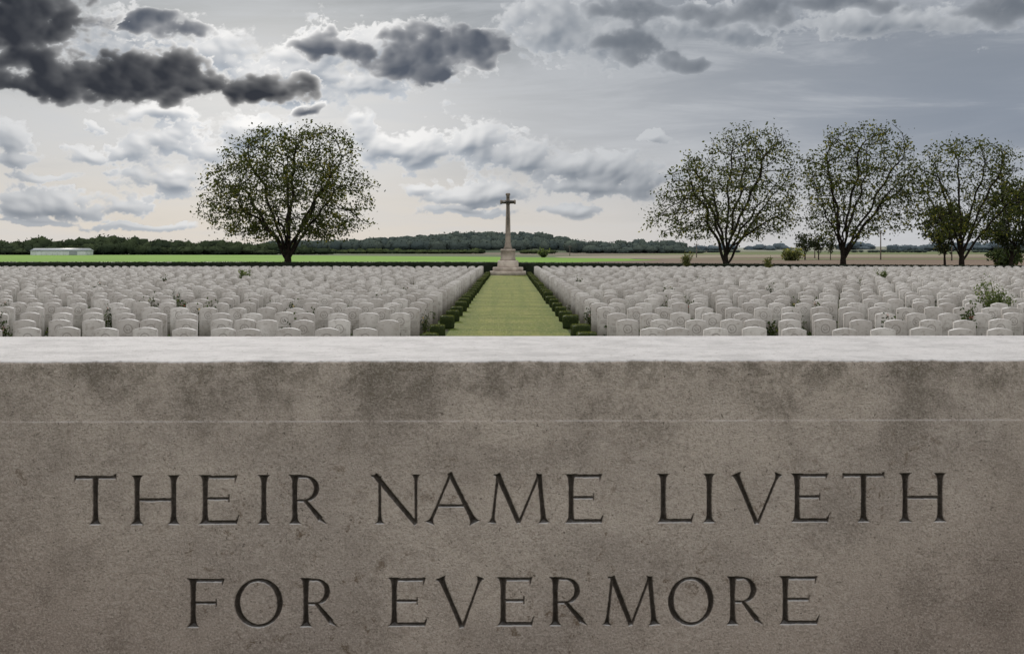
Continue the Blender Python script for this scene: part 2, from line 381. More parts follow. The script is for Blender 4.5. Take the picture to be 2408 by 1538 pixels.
col=nb.mix(nb.m('MULTIPLY',grn,.55),col,(.14,.122,.092))
spots=nb.m('MULTIPLY',nb.ss(n4_,.56,.63),nb.ss(n1_,.42,.56,.20,1.))
col=nb.mix(nb.m('MULTIPLY',spots,nb.ss(zz,ZT-.1,ZT-.35,.30,.85)),col,(.145,.102,.068))
vignette=nb.ss(nb.m('ADD',zz,nb.m('MULTIPLY',nb.m('POWER',xx,2.0),-.24)),1.42,.82,0,.74)  # vignette darkening of base and corners put into the stone colour
col=nb.mix(vignette,col,nb.mix(1.,col,(.50,.455,.445),'MULTIPLY'))
col=nb.mix(nb.ss(n6_,.50,.64,0,.36),col,(.19,.158,.132))
col=nb.mix(nb.ss(n3_,.46,.66,0,.32),col,(.58,.52,.47))
col=nb.mix(nb.ss(n3_,.45,.30,0,.50),col,(.13,.108,.09))
col=nb.mix(nb.ss(n7_,.65,.71,0,.75),col,(.085,.068,.054))
band=nb.m('MULTIPLY',nb.ss(zz,zc-.0030,zc-.0005),nb.ss(zz,zc+.0030,zc+.001))
col=nb.mix(nb.m('MULTIPLY',band,nb.ss(n4_,.40,.58,.0,.55)),col,(.50,.46,.44))
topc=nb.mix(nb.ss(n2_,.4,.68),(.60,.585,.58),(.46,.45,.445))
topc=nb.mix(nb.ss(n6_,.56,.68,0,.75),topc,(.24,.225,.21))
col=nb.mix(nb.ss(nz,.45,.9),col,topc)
gd=nb.attr('groove'); gm_=nb.ss(gd,.0004,.0042,0,.88); col=nb.mix(nb.m('MULTIPLY',gm_,nb.ss(n6_,.30,.55,.84,1.0)),col,(.032,.025,.019))  # letter colour darkens with depth: grime plus the shade of the cut
h=nb.m('ADD',nb.m('MULTIPLY',n3_,1.2),nb.m('MULTIPLY',n6_,1.6))
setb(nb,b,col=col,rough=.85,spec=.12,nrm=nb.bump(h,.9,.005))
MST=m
stone_root=obj('memorial_stone',None); stone_root.location=(0,Y0+.42,0)
tag(stone_root,"large pale limestone memorial altar stone with carved capital inscription","memorial")
def sub(name,fq):
    used=np.unique(fq); mp=-np.ones(len(VV),int); mp[used]=np.arange(len(used))
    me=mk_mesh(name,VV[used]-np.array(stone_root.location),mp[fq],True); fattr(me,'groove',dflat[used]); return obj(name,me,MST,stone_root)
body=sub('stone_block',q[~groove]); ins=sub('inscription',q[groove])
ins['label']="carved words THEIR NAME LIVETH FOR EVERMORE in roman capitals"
for e in (0,nu-1):
    capg=Geo(); ring=VV.reshape(npf,nu,3)[:,e][np.r_[0,nfront-1:npf]]-np.array(stone_root.location)
    f=list(range(len(ring))); capg.add(ring,[f if e==0 else f[::-1]]); obj('stone_end',capg.mesh('stone_end'),MST,stone_root)
for kx,(hw,hz) in enumerate(((2.15,.78),(2.55,1.15))):
    g=Geo(); g.box(0,0,.2175-.145*kx,hw*2,hz*2,.145-.002*kx,.01); obj('step',g.mesh('step'),MST,stone_root)
# ================================================================= GROUND
def ground_mat(name,c1,c2,c3,sc1,sc2,b=.5,bd=.03):
    m,nb,bs=newmat(name); p=pos(nb)
    a=nb.noise(p,sc1,5,.6); f=nb.noise(p,sc2,4,.7)
    col=nb.mix(nb.ss(a,.35,.65),c1,c2); col=nb.mix(nb.ss(f,.45,.7,0,.7),col,c3)
    setb(nb,bs,col=col,rough=.95,spec=.08,nrm=nb.bump(f,b,bd)); return m
gm,nb,bs=newmat('farmland'); p=pos(nb)
yy=nb.n('ShaderNodeSeparateXYZ',{0:p}).outputs[1]
near=nb.mix(nb.ss(nb.noise(p,.8,5,.6),.35,.65),(.040,.062,.014),(.070,.088,.025))
near=nb.mix(nb.ss(nb.noise(p,22,4,.7),.4,.65,0,.6),near,(.022,.034,.010))
vo=nb.n('ShaderNodeTexVoronoi',{'Vector':nb.v('MULTIPLY',p,(.0035,.0018,0)),'Scale':1.0}).outputs['Color']
vr=nb.n('ShaderNodeSeparateColor',{0:vo}).outputs[0]
far=nb.mix(nb.ss(vr,.3,.4),(.09,.11,.06),(.14,.12,.09)); far=nb.mix(nb.ss(vr,.62,.7),far,(.11,.14,.07))
setb(nb,bs,col=nb.mix(nb.ss(yy,118,122),near,far),rough=.95,spec=.05,nrm=nb.bump(nb.noise(p,30,4,.7),.5,.03))
g=Geo(); g.add([(-7000,-300,0),(7000,-300,0),(7000,7600,0),(-7000,7600,0)],[(0,1,2,3)])
tag(obj('ground',g.mesh('ground'),gm),"flat cemetery lawn and farmland reaching the horizon",None,None,'structure')
# path
m,nb,bs=newmat('mown_lawn'); p=pos(nb); 
s3=nb.n('ShaderNodeSeparateXYZ',{0:p})
n=nb.noise(p,1.1,6,.65); f=nb.noise(nb.v('MULTIPLY',p,(1,.28,1)),12,5,.8); f2=nb.noise(nb.v('MULTIPLY',p,(1,.25,1)),34,3,.75)
bandn=nb.noise(nb.v('MULTIPLY',p,(.12,.55,1)),1.0,3,.6); lng=nb.noise(nb.v('MULTIPLY',p,(2.2,.05,1)),1.0,3,.6)
col=nb.mix(nb.ss(n,.38,.62),(.175,.215,.036),(.275,.270,.070))
col=nb.mix(nb.ss(bandn,.45,.58,0,.62),col,(.095,.135,.022))
col=nb.mix(nb.ss(lng,.48,.60,0,.50),col,(.105,.150,.024))
col=nb.mix(nb.ss(f,.47,.62,0,.65),col,(.36,.32,.13))
col=nb.mix(nb.ss(f2,.54,.42,0,.70),col,(.050,.078,.014))
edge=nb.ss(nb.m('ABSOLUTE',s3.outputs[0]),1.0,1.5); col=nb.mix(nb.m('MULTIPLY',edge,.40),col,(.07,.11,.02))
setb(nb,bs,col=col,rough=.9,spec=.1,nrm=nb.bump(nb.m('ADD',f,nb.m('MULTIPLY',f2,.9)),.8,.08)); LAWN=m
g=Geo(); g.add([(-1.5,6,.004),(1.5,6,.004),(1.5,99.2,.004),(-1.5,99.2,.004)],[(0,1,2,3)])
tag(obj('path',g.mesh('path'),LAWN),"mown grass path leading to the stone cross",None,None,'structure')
def field(name,pts,z,mat,label):
    V=[]
    for (px,py) in pts:
        D=CZ*F/(py-HY); V.append((px2x(px,D),D,z))
    g=Geo(); g.add(V,[tuple(range(len(V)))]); me=g.mesh(name); 
    if me.polygons[0].normal.z<0: me.flip_normals()
    return tag(obj(name,me,mat),label,None,None,'structure')
FG=ground_mat('green_crop',(.110,.225,.016),(.145,.275,.026),(.095,.185,.016),.02,.5,.2)
FB=ground_mat('ploughed_soil',(.135,.098,.072),(.170,.126,.095),(.11,.083,.062),.02,.4)
FT=ground_mat('stubble',(.21,.18,.13),(.24,.21,.155),(.18,.16,.115),.02,.4)
FP=ground_mat('pasture',(.10,.13,.05),(.14,.16,.07),(.085,.11,.05),.02,.3)
field('green_field',[(-700,636),(-400,600.2),(600,600.2),(1150,604.5),(1480,609.0),(1560,612),(1330,618),(1200,636)],.02,FG,"bright green young crop field beyond the hedge")
field('ploughed_field',[(1330,618.2),(1560,612.2),(1480,609.6),(1700,606),(3000,604),(4200,640),(1205,636)],.02,FB,"brown ploughed field beyond the hedge")
field('grass_margin',[(1600,611.0),(1750,609.2),(2500,608.0),(3000,609.2),(1900,611.2)],.045,FP,"narrow green margin between ploughed fields")
field('stubble_field',[(1300,603.5),(1600,600),(3000,597),(3300,603.5),(1700,605.5),(1480,608.8),(1320,606.5)],.02,FT,"pale stubble field strip")
field('pasture_field',[(1380,600),(1700,594),(3000,593),(3000,596.6),(1600,599.4)],.02,FP,"dull green pasture strip")
ROW0=19.7; DR=2.35; NR=33
rows=[ROW0+DR*k for k in range(NR)]
soil=simple('bed_soil',(.030,.023,.017),(.048,.037,.026),6,.95,.8,.04)
g=Geo()
for Yr in rows:
    hw=.45*Yr+8
    for s in (-1,1):
        a,b_=(s*1.55,s*hw) if s>0 else (s*hw,s*1.55)
        g.add([(a,Yr-.36,.008),(b_,Yr-.36,.008),(b_,Yr+.24,.008),(a,Yr+.24,.008)],[(0,1,2,3)])
tag(obj('flower_bed_soil',g.mesh('flower_bed_soil'),soil),"dark soil strips along the headstone rows",None,None,'structure')
# ================================================================= HEADSTONES
m,nb,bs=newmat('headstone_portland')
lv=nb.attr('loc','Vector'); tone=nb.attr('tone'); bd=nb.attr('badge'); p=pos(nb)
s3=nb.n('ShaderNodeSeparateXYZ',{0:lv}); lx,ly,lz=s3.outputs
nzh=nb.n('ShaderNodeSeparateXYZ',{0:nb.n('ShaderNodeNewGeometry').outputs['Normal']}).outputs[2]
n=nb.noise(p,3.5,6,.65); n2=nb.noise(p,16,5,.7); n3=nb.noise(p,70,3,.6)
col=nb.mix(tone,(.375,.350,.325),(.555,.53,.50))
col=nb.mix(nb.ss(n,.40,.66,0,.5),col,(.32,.292,.265))
col=nb.mix(nb.ss(n2,.50,.66,0,.55),col,(.215,.19,.165))
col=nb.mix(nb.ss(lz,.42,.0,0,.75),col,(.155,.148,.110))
col=nb.mix(nb.ss(nzh,.5,.9,0,.85),col,(.76,.75,.74))  # up-facing stone painted paler, the light on the tops put into colour
front=nb.m('LESS_THAN',ly,-.034)
q0=nb.n('ShaderNodeCombineXYZ',{0:lx,1:nb.m('SUBTRACT',lz,.635),2:0.}).outputs[0]
dl=nb.v('LENGTH',q0,out=1)
ring=nb.m('MULTIPLY',nb.ss(dl,.062,.070),nb.ss(dl,.088,.080))
ring=nb.m('MAXIMUM',ring,nb.m('MULTIPLY',nb.ss(dl,.045,.040),nb.ss(nb.noise(lv,45,3,.6),.47,.55)))
ring=nb.m('MULTIPLY',ring,nb.m('LESS_THAN',bd,.7))
ax=nb.m('ABSOLUTE',lx)
cr=nb.m('MAXIMUM',nb.m('MULTIPLY',nb.m('LESS_THAN',ax,.016),nb.m('LESS_THAN',nb.m('ABSOLUTE',nb.m('SUBTRACT',lz,.28)),.13)),
        nb.m('MULTIPLY',nb.m('LESS_THAN',ax,.07),nb.m('LESS_THAN',nb.m('ABSOLUTE',nb.m('SUBTRACT',lz,.33)),.016)))
cr=nb.m('MULTIPLY',cr,nb.m('GREATER_THAN',bd,.25))
tl=nb.m('FRACT',nb.m('MULTIPLY',lz,24.0)); tx=nb.m('MULTIPLY',nb.m('LESS_THAN',tl,.5),nb.ss(nb.noise(nb.v('MULTIPLY',lv,(1,0,1)),110,1,.5),.45,.52))
tx=nb.m('MULTIPLY',tx,nb.m('MULTIPLY',nb.m('GREATER_THAN',lz,.43),nb.m('LESS_THAN',lz,.54))); tx=nb.m('MULTIPLY',tx,nb.m('LESS_THAN',ax,.14))
eng=nb.m('MULTIPLY',nb.m('MAXIMUM',nb.m('MAXIMUM',ring,cr),tx),front)
col=nb.mix(nb.m('MULTIPLY',eng,.5),col,(.12,.105,.09))
hh=nb.m('SUBTRACT',nb.m('MULTIPLY',n3,.35),eng)
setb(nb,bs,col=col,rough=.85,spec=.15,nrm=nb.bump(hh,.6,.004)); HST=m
def headstone_geo(w=.385,h=.81,t=.078,rise=.040,bv=.007):
    def outline(inset):
        pts=[(-w/2+inset,-.02),(w/2-inset,-.02)]
        N=9
        for k in range(N):
            a=1-2*k/(N-1); x=a*(w/2-inset); z=h-rise+rise*(1-a*a)-inset
            pts.append((x,z))
        return pts
    rs=[[(x,-t/2,z) for x,z in outline(bv)],[(x,-t/2+bv,z) for x,z in outline(0)],[(x,t/2-bv,z) for x,z in outline(0)],[(x,t/2,z) for x,z in outline(bv)]]
    g=Geo(); g.rings([r for r in rs]); V=np.concatenate(g.V); return V,g.F
HV,HF=headstone_geo()
hs_meshes=[]
for k in range(14):
    me=mk_mesh('headstone',HV,[f for f in HF]); bmn=bmesh.new(); bmn.from_mesh(me); bmesh.ops.recalc_face_normals(bmn,faces=bmn.faces); bmn.to_mesh(me); bmn.free()
    t=random.random(); bb=[.1,.5,.9][k%3]
    vattr(me,'loc',HV); fattr(me,'tone',np.full(len(HV),t)); fattr(me,'badge',np.full(len(HV),bb)); me.materials.append(HST); hs_meshes.append(me)
HFo=[list(p_.vertices) for p_ in hs_meshes[0].polygons]
stones=[]
for k,Yr in enumerate(rows):
    hw=.425*Yr+2.0
    for s in (-1,1):
        x=1.95+.19+rng.uniform(-.02,.02)+(.0 if k!=0 else .15)
        while x<hw:
            stones.append((s*x,Yr+rng.normal()*.010,rng.normal()*.007,rng.normal()*.007,rng.normal()*.010))
            r_=rng.random()
            x+= .405 if r_<.09 else (.62+rng.uniform(-.015,.025) if r_<.93 else .88+rng.uniform(-.05,.08))
def vis(s): return abs(s[0])<.42*s[1]+.3
order=sorted(range(len(stones)),key=lambda i:(0 if vis(stones[i]) else 1,stones[i][1]))
indiv=set(order[:298])
for i in sorted(indiv):
    x,y,dz,tilt,yaw=stones[i]
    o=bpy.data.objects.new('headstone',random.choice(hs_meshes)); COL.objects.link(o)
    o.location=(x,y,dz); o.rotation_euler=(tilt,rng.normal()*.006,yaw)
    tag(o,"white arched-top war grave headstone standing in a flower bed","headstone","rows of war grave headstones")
VS=[];FS=[];LO=[];TO=[];BA=[];n0=0
for i in range(len(stones)):
    if i in indiv: continue
    x,y,dz,tilt,yaw=stones[i]; c,s=math.cos(yaw),math.sin(yaw)
    v=HV.copy(); v[:,1]+=v[:,2]*(-tilt); vx=v[:,0]*c-v[:,1]*s; vy=v[:,0]*s+v[:,1]*c
    VS.append(np.stack([vx+x,vy+y,v[:,2]+dz],1)); LO.append(HV); TO.append(np.full(len(HV),rng.random())); BA.append(np.full(len(HV),rng.choice([.1,.5,.9])))
    FS+=[[a+n0 for a in f] for f in HFo]; n0+=len(HV)
me=mk_mesh('headstones',np.concatenate(VS),FS); vattr(me,'loc',np.concatenate(LO)); fattr(me,'tone',np.concatenate(TO)); fattr(me,'badge',np.concatenate(BA))
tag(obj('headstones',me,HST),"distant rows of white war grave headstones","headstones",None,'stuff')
# ================================================================= PLANTS
LF=leafmat('shrub_leaf',(.014,.023,.008),(.055,.080,.022),(.12,.13,.04),.25)
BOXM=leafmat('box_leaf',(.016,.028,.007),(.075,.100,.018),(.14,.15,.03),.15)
FL_R=simple('flower_red',(.25,.03,.03),(.38,.06,.05),20,.6,.1); FL_Y=simple('flower_yellow',(.5,.36,.10),(.6,.45,.18),20,.6,.1); FL_P=simple('flower_pink',(.5,.30,.27),(.6,.45,.40),20,.6,.1)
STEMM=simple('plant_stem',(.05,.05,.02),(.09,.07,.03),20,.8,.1)
def tubes(P0,P1,R0,R1,n=5):
    d=P1-P0; L=np.linalg.norm(d,axis=1)[:,None]+1e-9; d=d/L
    up=np.where(np.abs(d[:,2:3])<.9,np.array([[0,0,1.]]),np.array([[1.,0,0]]))
    a=np.cross(d,up); a/=np.linalg.norm(a,axis=1)[:,None]+1e-9; b=np.cross(d,a)
    th=np.arange(n)*2*np.pi/n; cs=np.cos(th)[None,:,None]; sn=np.sin(th)[None,:,None]
    rg=a[:,None,:]*cs+b[:,None,:]*sn
    A=P0[:,None,:]+rg*R0[:,None,None]; B=P1[:,None,:]+rg*R1[:,None,None]
    V=np.concatenate([A,B],1).reshape(-1,3); m_=len(P0)
    base=(np.arange(m_)*2*n)[:,None]; j=np.arange(n)[None,:]; j2=(j+1)%n
    Fq=np.stack([base+j,base+j2,base+n+j2,base+n+j],-1).reshape(-1,4); return V,Fq
def rose(seed,h,wd,nl,ls):
    rs=np.random.default_rng(seed); ns=7
    P0=[];P1=[];C=[]; tips=[]
    for k in range(ns):
        a=rs.uniform(0,6.28); base=np.array([rs.normal()*.03,rs.normal()*.03,0]); tip=np.array([math.cos(a)*wd*rs.uniform(.3,1),math.sin(a)*wd*.6*rs.uniform(.3,1),h*rs.uniform(.55,1)])
        mid=(base+tip)/2+np.array([0,0,h*.12]); P0+=[base,mid];P1+=[mid,tip]; tips.append(tip)
        for t in rs.uniform(.25,1.05,nl//ns): C.append((base*(1-t)**2+2*mid*t*(1-t)+tip*t*t)+rs.normal(size=3)*wd*.25)
    C=np.array(C); C[:,2]=np.abs(C[:,2])+.01
    V,Fq=leaves(C,rs.uniform(.5,1.2,len(C))*ls,rs); me=mk_mesh('foliage',V,Fq); fattr(me,'tone',np.repeat(np.clip(rs.normal(.45,.25,len(C)),0,1),4)); me.materials.append(LF)
    V,Fq=tubes(np.array(P0),np.array(P1),np.full(len(P0),.006),np.full(len(P0),.004),4); ms=mk_mesh('stem',V,Fq); ms.materials.append(STEMM)
    fl=Geo()
    for t in tips[:2]:
        v,f=leaves(np.repeat(t[None],6,0)+rs.normal(size=(6,3))*.012,.020,rs); fl.add(v,f.tolist())
    mf=fl.mesh('flower'); return me,ms,mf
roses=[]
for k in range(9):
    me,ms,mf=rose(100+k,.32+.06*k,.15+.03*(k%4),260,.030); mf.materials.append([FL_P,FL_Y,FL_R][k%3]); roses.append((me,ms,mf,['pink','yellow','red'][k%3]))
def place_rose(x,y,k,s=1.0):
    me,ms,mf,cn=roses[k]; e=bpy.data.objects.new('rose_bush',None); COL.objects.link(e); e.location=(x,y,0); e.scale=(s,s,s); e.rotation_euler=(0,0,rng.uniform(0,6))
    e.empty_display_size=.2
    tag(e,f"small green rose bush with {cn} flowers growing between headstones","plant","rose bushes between headstones")
    for nm,mm in (('foliage',me),('stem',ms),('flower',mf)):
        o=bpy.data.objects.new(nm,mm); COL.objects.link(o); o.parent=e
for k in range(90):
    ri=int(rng.integers(2,17)); Yr=rows[ri]; s=rng.choice([-1,1]); x=s*rng.uniform(2.5,.41*Yr); kk=int(rng.integers(0,9))
    if kk%3==2 and rng.random()<.5: kk-=1
    place_rose(x,Yr-.15+rng.uniform(-.04,.04),kk,rng.uniform(.8,1.3))
for (px,D,sc_) in ((1000,29.1,.8),(700,24.2,1.3),(1385,31.5,.9),(2085,24.2,1.2),(590,31.2,1.3),(745,28.9,1.3)):
    place_rose(px2x(px,D),D-.15,int(rng.choice([3,4,6,7])),sc_)
C=[]
for ri,Yr in enumerate(rows):
    hw=.43*Yr+1.5; dens=44 if ri<10 else 20 if ri<20 else 7
    for s in (-1,1):
        n_=int((hw-2.)*dens); xs=s*rng.uniform(2.0,hw,n_)
        cl=np.sin(xs*3.1+ri*2.3)+np.sin(xs*1.3+ri)>-.1
        xs=xs[cl]; h=rng.uniform(.03,.38,len(xs))*(.5+.5*np.abs(np.sin(xs*5.+ri)))
        C.append(np.stack([xs,Yr+.07-np.abs(rng.normal(size=len(xs)))*.07,h],1))
C=np.concatenate(C); C=np.repeat(C,3,0)+rng.normal(size=(len(C)*3,3))*[.04,.03,.03]; C[:,2]=np.abs(C[:,2])
V,Fq=leaves(C,rng.uniform(.025,.045,len(C))*(1+C[:,1]/90),rng); me=mk_mesh('bed_plants',V,Fq); fattr(me,'tone',np.repeat(rng.random(len(C)),4))
tag(obj('bed_plants',me,LF),"low green bedding plants along the headstone rows","plants",None,'stuff')
def boxbush(seed,s=.42,h=.42):
    rs=np.random.default_rng(seed); bm=bmesh.new(); bmesh.ops.create_icosphere(bm,subdivisions=4,radius=1)
    V=np.array([v.co[:] for v in bm.verts]); Fq=[[v.index for v in f.verts] for f in bm.faces]; bm.free()
    def sup(V):
        r=(np.abs(V[:,0])**8+np.abs(V[:,1])**8+np.abs(V[:,2])**8)**(-1/8); return V*r[:,None]
    S=sup(V); nz=np.array([mnoise.fractal(Vector(v*3+seed),1.,2.,3) for v in S]); S=S*(1+nz*.035)[:,None]*[s/2,s/2,h/2]; S[:,2]+=h/2-.01
    n=4200; D=rs.normal(size=(n,3)); D/=np.linalg.norm(D,axis=1)[:,None]; P=sup(D)*rs.uniform(.95,1.02,(n,1))*[s/2,s/2,h/2]; P[:,2]+=h/2; P[:,2]=np.abs(P[:,2])
    V2,F2=leaves(P,rs.uniform(.007,.013,n),rs)
    Vt=np.concatenate([S*[.97,.97,.98],V2]); Ft=Fq+[[a+len(S) for a in f] for f in F2.tolist()]
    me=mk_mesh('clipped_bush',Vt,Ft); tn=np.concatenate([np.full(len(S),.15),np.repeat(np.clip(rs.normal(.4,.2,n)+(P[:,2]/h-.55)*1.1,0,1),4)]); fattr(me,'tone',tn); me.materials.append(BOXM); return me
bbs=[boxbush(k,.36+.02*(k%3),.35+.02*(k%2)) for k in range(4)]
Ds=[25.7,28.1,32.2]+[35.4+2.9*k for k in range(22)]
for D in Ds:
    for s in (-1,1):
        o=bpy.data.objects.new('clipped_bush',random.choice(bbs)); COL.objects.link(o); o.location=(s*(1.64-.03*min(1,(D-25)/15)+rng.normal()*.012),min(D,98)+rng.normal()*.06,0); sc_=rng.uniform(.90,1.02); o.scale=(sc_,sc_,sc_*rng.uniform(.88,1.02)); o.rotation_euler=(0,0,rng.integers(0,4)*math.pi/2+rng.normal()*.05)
        tag(o,"small clipped box bush edging the grass path","bush","clipped bushes lining the grass path")
def shrub(name,x,y,h,wd,seed,label,n=2600,ls=.03,mat=None,z0=0.):
    rs=np.random.default_rng(seed); e=obj(name,None); e.location=(x,y,z0); tag(e,label,'shrub')
    P0=[];P1=[];C=[]
    for k in range(26):
        a=rs.uniform(0,6.28); tip=np.array([math.cos(a)*wd/2*rs.uniform(.2,1),math.sin(a)*wd/2*rs.uniform(.2,1),h*rs.uniform(.5,1.)]); mid=tip*[.35,.35,.55]; b0=np.zeros(3)
        P0+=[b0,mid];P1+=[mid,tip]
        for t in rs.uniform(.2,1.05,n//26): C.append(2*mid*t*(1-t)+tip*t*t+rs.normal(size=3)*wd*.07)
    C=np.array(C); C[:,2]=np.abs(C[:,2])
    V,Fq=leaves(C,rs.uniform(.6,1.3,len(C))*ls,rs); me=mk_mesh('foliage',V,Fq); fattr(me,'tone',np.repeat(np.clip(rs.normal(.5,.28,len(C)),0,1),4)); obj('foliage',me,mat or LF,e)
    V,Fq=tubes(np.array(P0),np.array(P1),np.full(len(P0),.008*h),np.full(len(P0),.004*h),4); obj('stem',mk_mesh('stem',V,Fq),STEMM,e)
YL=leafmat('olive_leaf',(.05,.06,.025),(.14,.15,.055),(.24,.20,.07),.4)
GL2=leafmat('fresh_leaf',(.04,.06,.025),(.12,.15,.06),(.18,.20,.10),.4)
shrub('shrub',px2x(2345,31.),31.0,1.25,1.0,5,"tall feathery green shrub among the headstones",3200,.03,GL2)
shrub('shrub',px2x(1620,96),96.9,2.0,.9,6,"yellowish upright shrub by the hedge",1500,.07,YL)
shrub('shrub',px2x(1806,92),92.,1.6,.8,7,"yellowish green shrub between headstones",1300,.06,YL)
shrub('shrub',px2x(575,60),60.,1.2,.6,8,"leafy green shrub between headstones",900,.05,GL2)
shrub('shrub',px2x(2075,62),62.,1.1,.6,9,"leafy green shrub between headstones",900,.05,GL2)
# ================================================================= HEDGE
def hedge():
    xs=np.arange(-62,62.01,.22)
    ring=[(-.45,0),(-.47,.25),(-.46,.5),(-.46,.75),(-.44,.93),(-.36,1.),(-.1,1.),(.15,1.),(.38,1.),(.45,.93),(.46,.6),(.46,.3),(.45,0)]
    nr=len(ring); V=np.zeros((len(xs),nr,3))
    for a,x in enumerate(xs):
        H=1.02-.30*max(0,min(1,(x+5)/48))
        for b_,(y,z) in enumerate(ring):
            p_=Vector((x*1.3,y*3,z*3)); V[a,b_]=(x+mnoise.noise(p_)*.04,104+y+mnoise.noise(p_*1.7+Vector((5,0,0)))*.09,z*H+(mnoise.noise(p_*1.1)*.045 if z>.2 else 0))
    a=np.arange(len(xs)-1)[:,None]; b_=np.arange(nr-1)[None,:]
    Fq=np.stack([a*nr+b_,(a+1)*nr+b_,(a+1)*nr+b_+1,a*nr+b_+1],-1).reshape(-1,4)
    n=26000; rs=np.random.default_rng(3); t=rs.uniform(-62,62,n); H=1.02-.30*np.clip((t+5)/48,0,1)
    tp=rs.random(n)<.35
    P=np.stack([t,np.where(tp,104+rs.uniform(-.45,.45,n),103.54-rs.random(n)*.03),np.where(tp,H+rs.normal(size=n)*.018,rs.uniform(.05,1,n)*H)],1)
    V2,F2=leaves(P,rs.uniform(.03,.06,n),rs)
    Vt=np.concatenate([V.reshape(-1,3),V2]); Ft=np.concatenate([Fq,F2+len(xs)*nr]); me=mk_mesh('hedge',Vt,Ft); fattr(me,'tone',np.concatenate([np.full(len(xs)*nr,.1),np.repeat(rs.random(n)*.8,4)])); return me
HM=leafmat('hedge_leaf',(.008,.013,.006),(.024,.036,.012),None,.12)
tag(obj('hedge',hedge(),HM),"long low dark green clipped boundary hedge","hedge")
# ================================================================= CROSS
cs=simple('cross_stone',(.25,.212,.172),(.165,.142,.118),2.2,.85,.5,.01)
m2,nb,bs=newmat('bronze'); n=nb.noise(objc(nb),6,4,.6); setb(nb,bs,col=nb.mix(n,(.025,.025,.022),(.045,.048,.04)),rough=.5,metal=.6,spec=.4); BR=m2
cb=simple('cross_base_stone',(.50,.44,.38),(.34,.29,.25),1.6,.85,.5,.01)
e=obj('stone_cross',None); e.location=(px2x(1194.5,100.8),100.8,0); tag(e,"tall octagonal stone memorial cross with bronze sword on stepped base","memorial cross")
def part(name,g,mat,smooth=False): return obj(name,g.mesh(name,smooth),mat,e)
g=Geo(); g.prism(8,[(0,1.47),(.30,1.47),(.32,1.45)]); part('step',g,cb)
g=Geo(); g.prism(8,[(.322,1.24),(.62,1.24),(.64,1.22)]); part('step',g,cb)
g=Geo(); g.prism(8,[(.642,.84),(.68,.86),(1.15,.84),(1.19,.80)]); part('step',g,cb)
cs2=simple('cross_plinth_stone',(.36,.31,.26),(.25,.215,.18),2.0,.85,.5,.01)
g=Geo(); g.prism(8,[(1.192,.64),(1.30,.64),(1.36,.60),(1.92,.58),(1.97,.63),(2.07,.63),(2.12,.55)]); part('plinth',g,cs2)
g=Geo(); g.prism(8,[(2.122,.34),(2.25,.34),(2.34,.28),(2.60,.26),(2.64,.225),(4.5,.185),(5.74,.150)]); part('shaft',g,cs)
g=Geo(); g.prism(8,[(5.742,.150),(5.80,.175),(6.12,.175),(6.16,.145),(6.50,.14),(6.53,.19),(6.62,.19),(6.68,.16)])
for s in (-1,1): g.prism(8,[(s*.170,.14),(s*.49,.135),(s*.51,.175),(s*.60,.175),(s*.64,.15)],cx=5.96,cy=0,ax='x')
part('cross_arms',g,cs)
g=Geo(); g.rings([[(-.045,-.22,5.62),(0,-.242,5.62),(.045,-.22,5.62),(0,-.20,5.62)],[(-.035,-.25,4.1),(0,-.27,4.1),(.035,-.25,4.1),(0,-.23,4.1)],[(-.002,-.265,3.75),(0,-.27,3.75),(.002,-.265,3.75),(0,-.26,3.75)]])
g.prism(6,[(5.60,.035),(5.93,.032),(6.28,.035)],cx=0,cy=-.215); g.prism(6,[(-.50,.04),(0,.06),(.50,.04)],cx=5.96,cy=-.215,ax='x'); g.prism(8,[(6.28,.05),(6.36,.06),(6.40,.03)],cx=0,cy=-.215)
part('sword',g,BR)
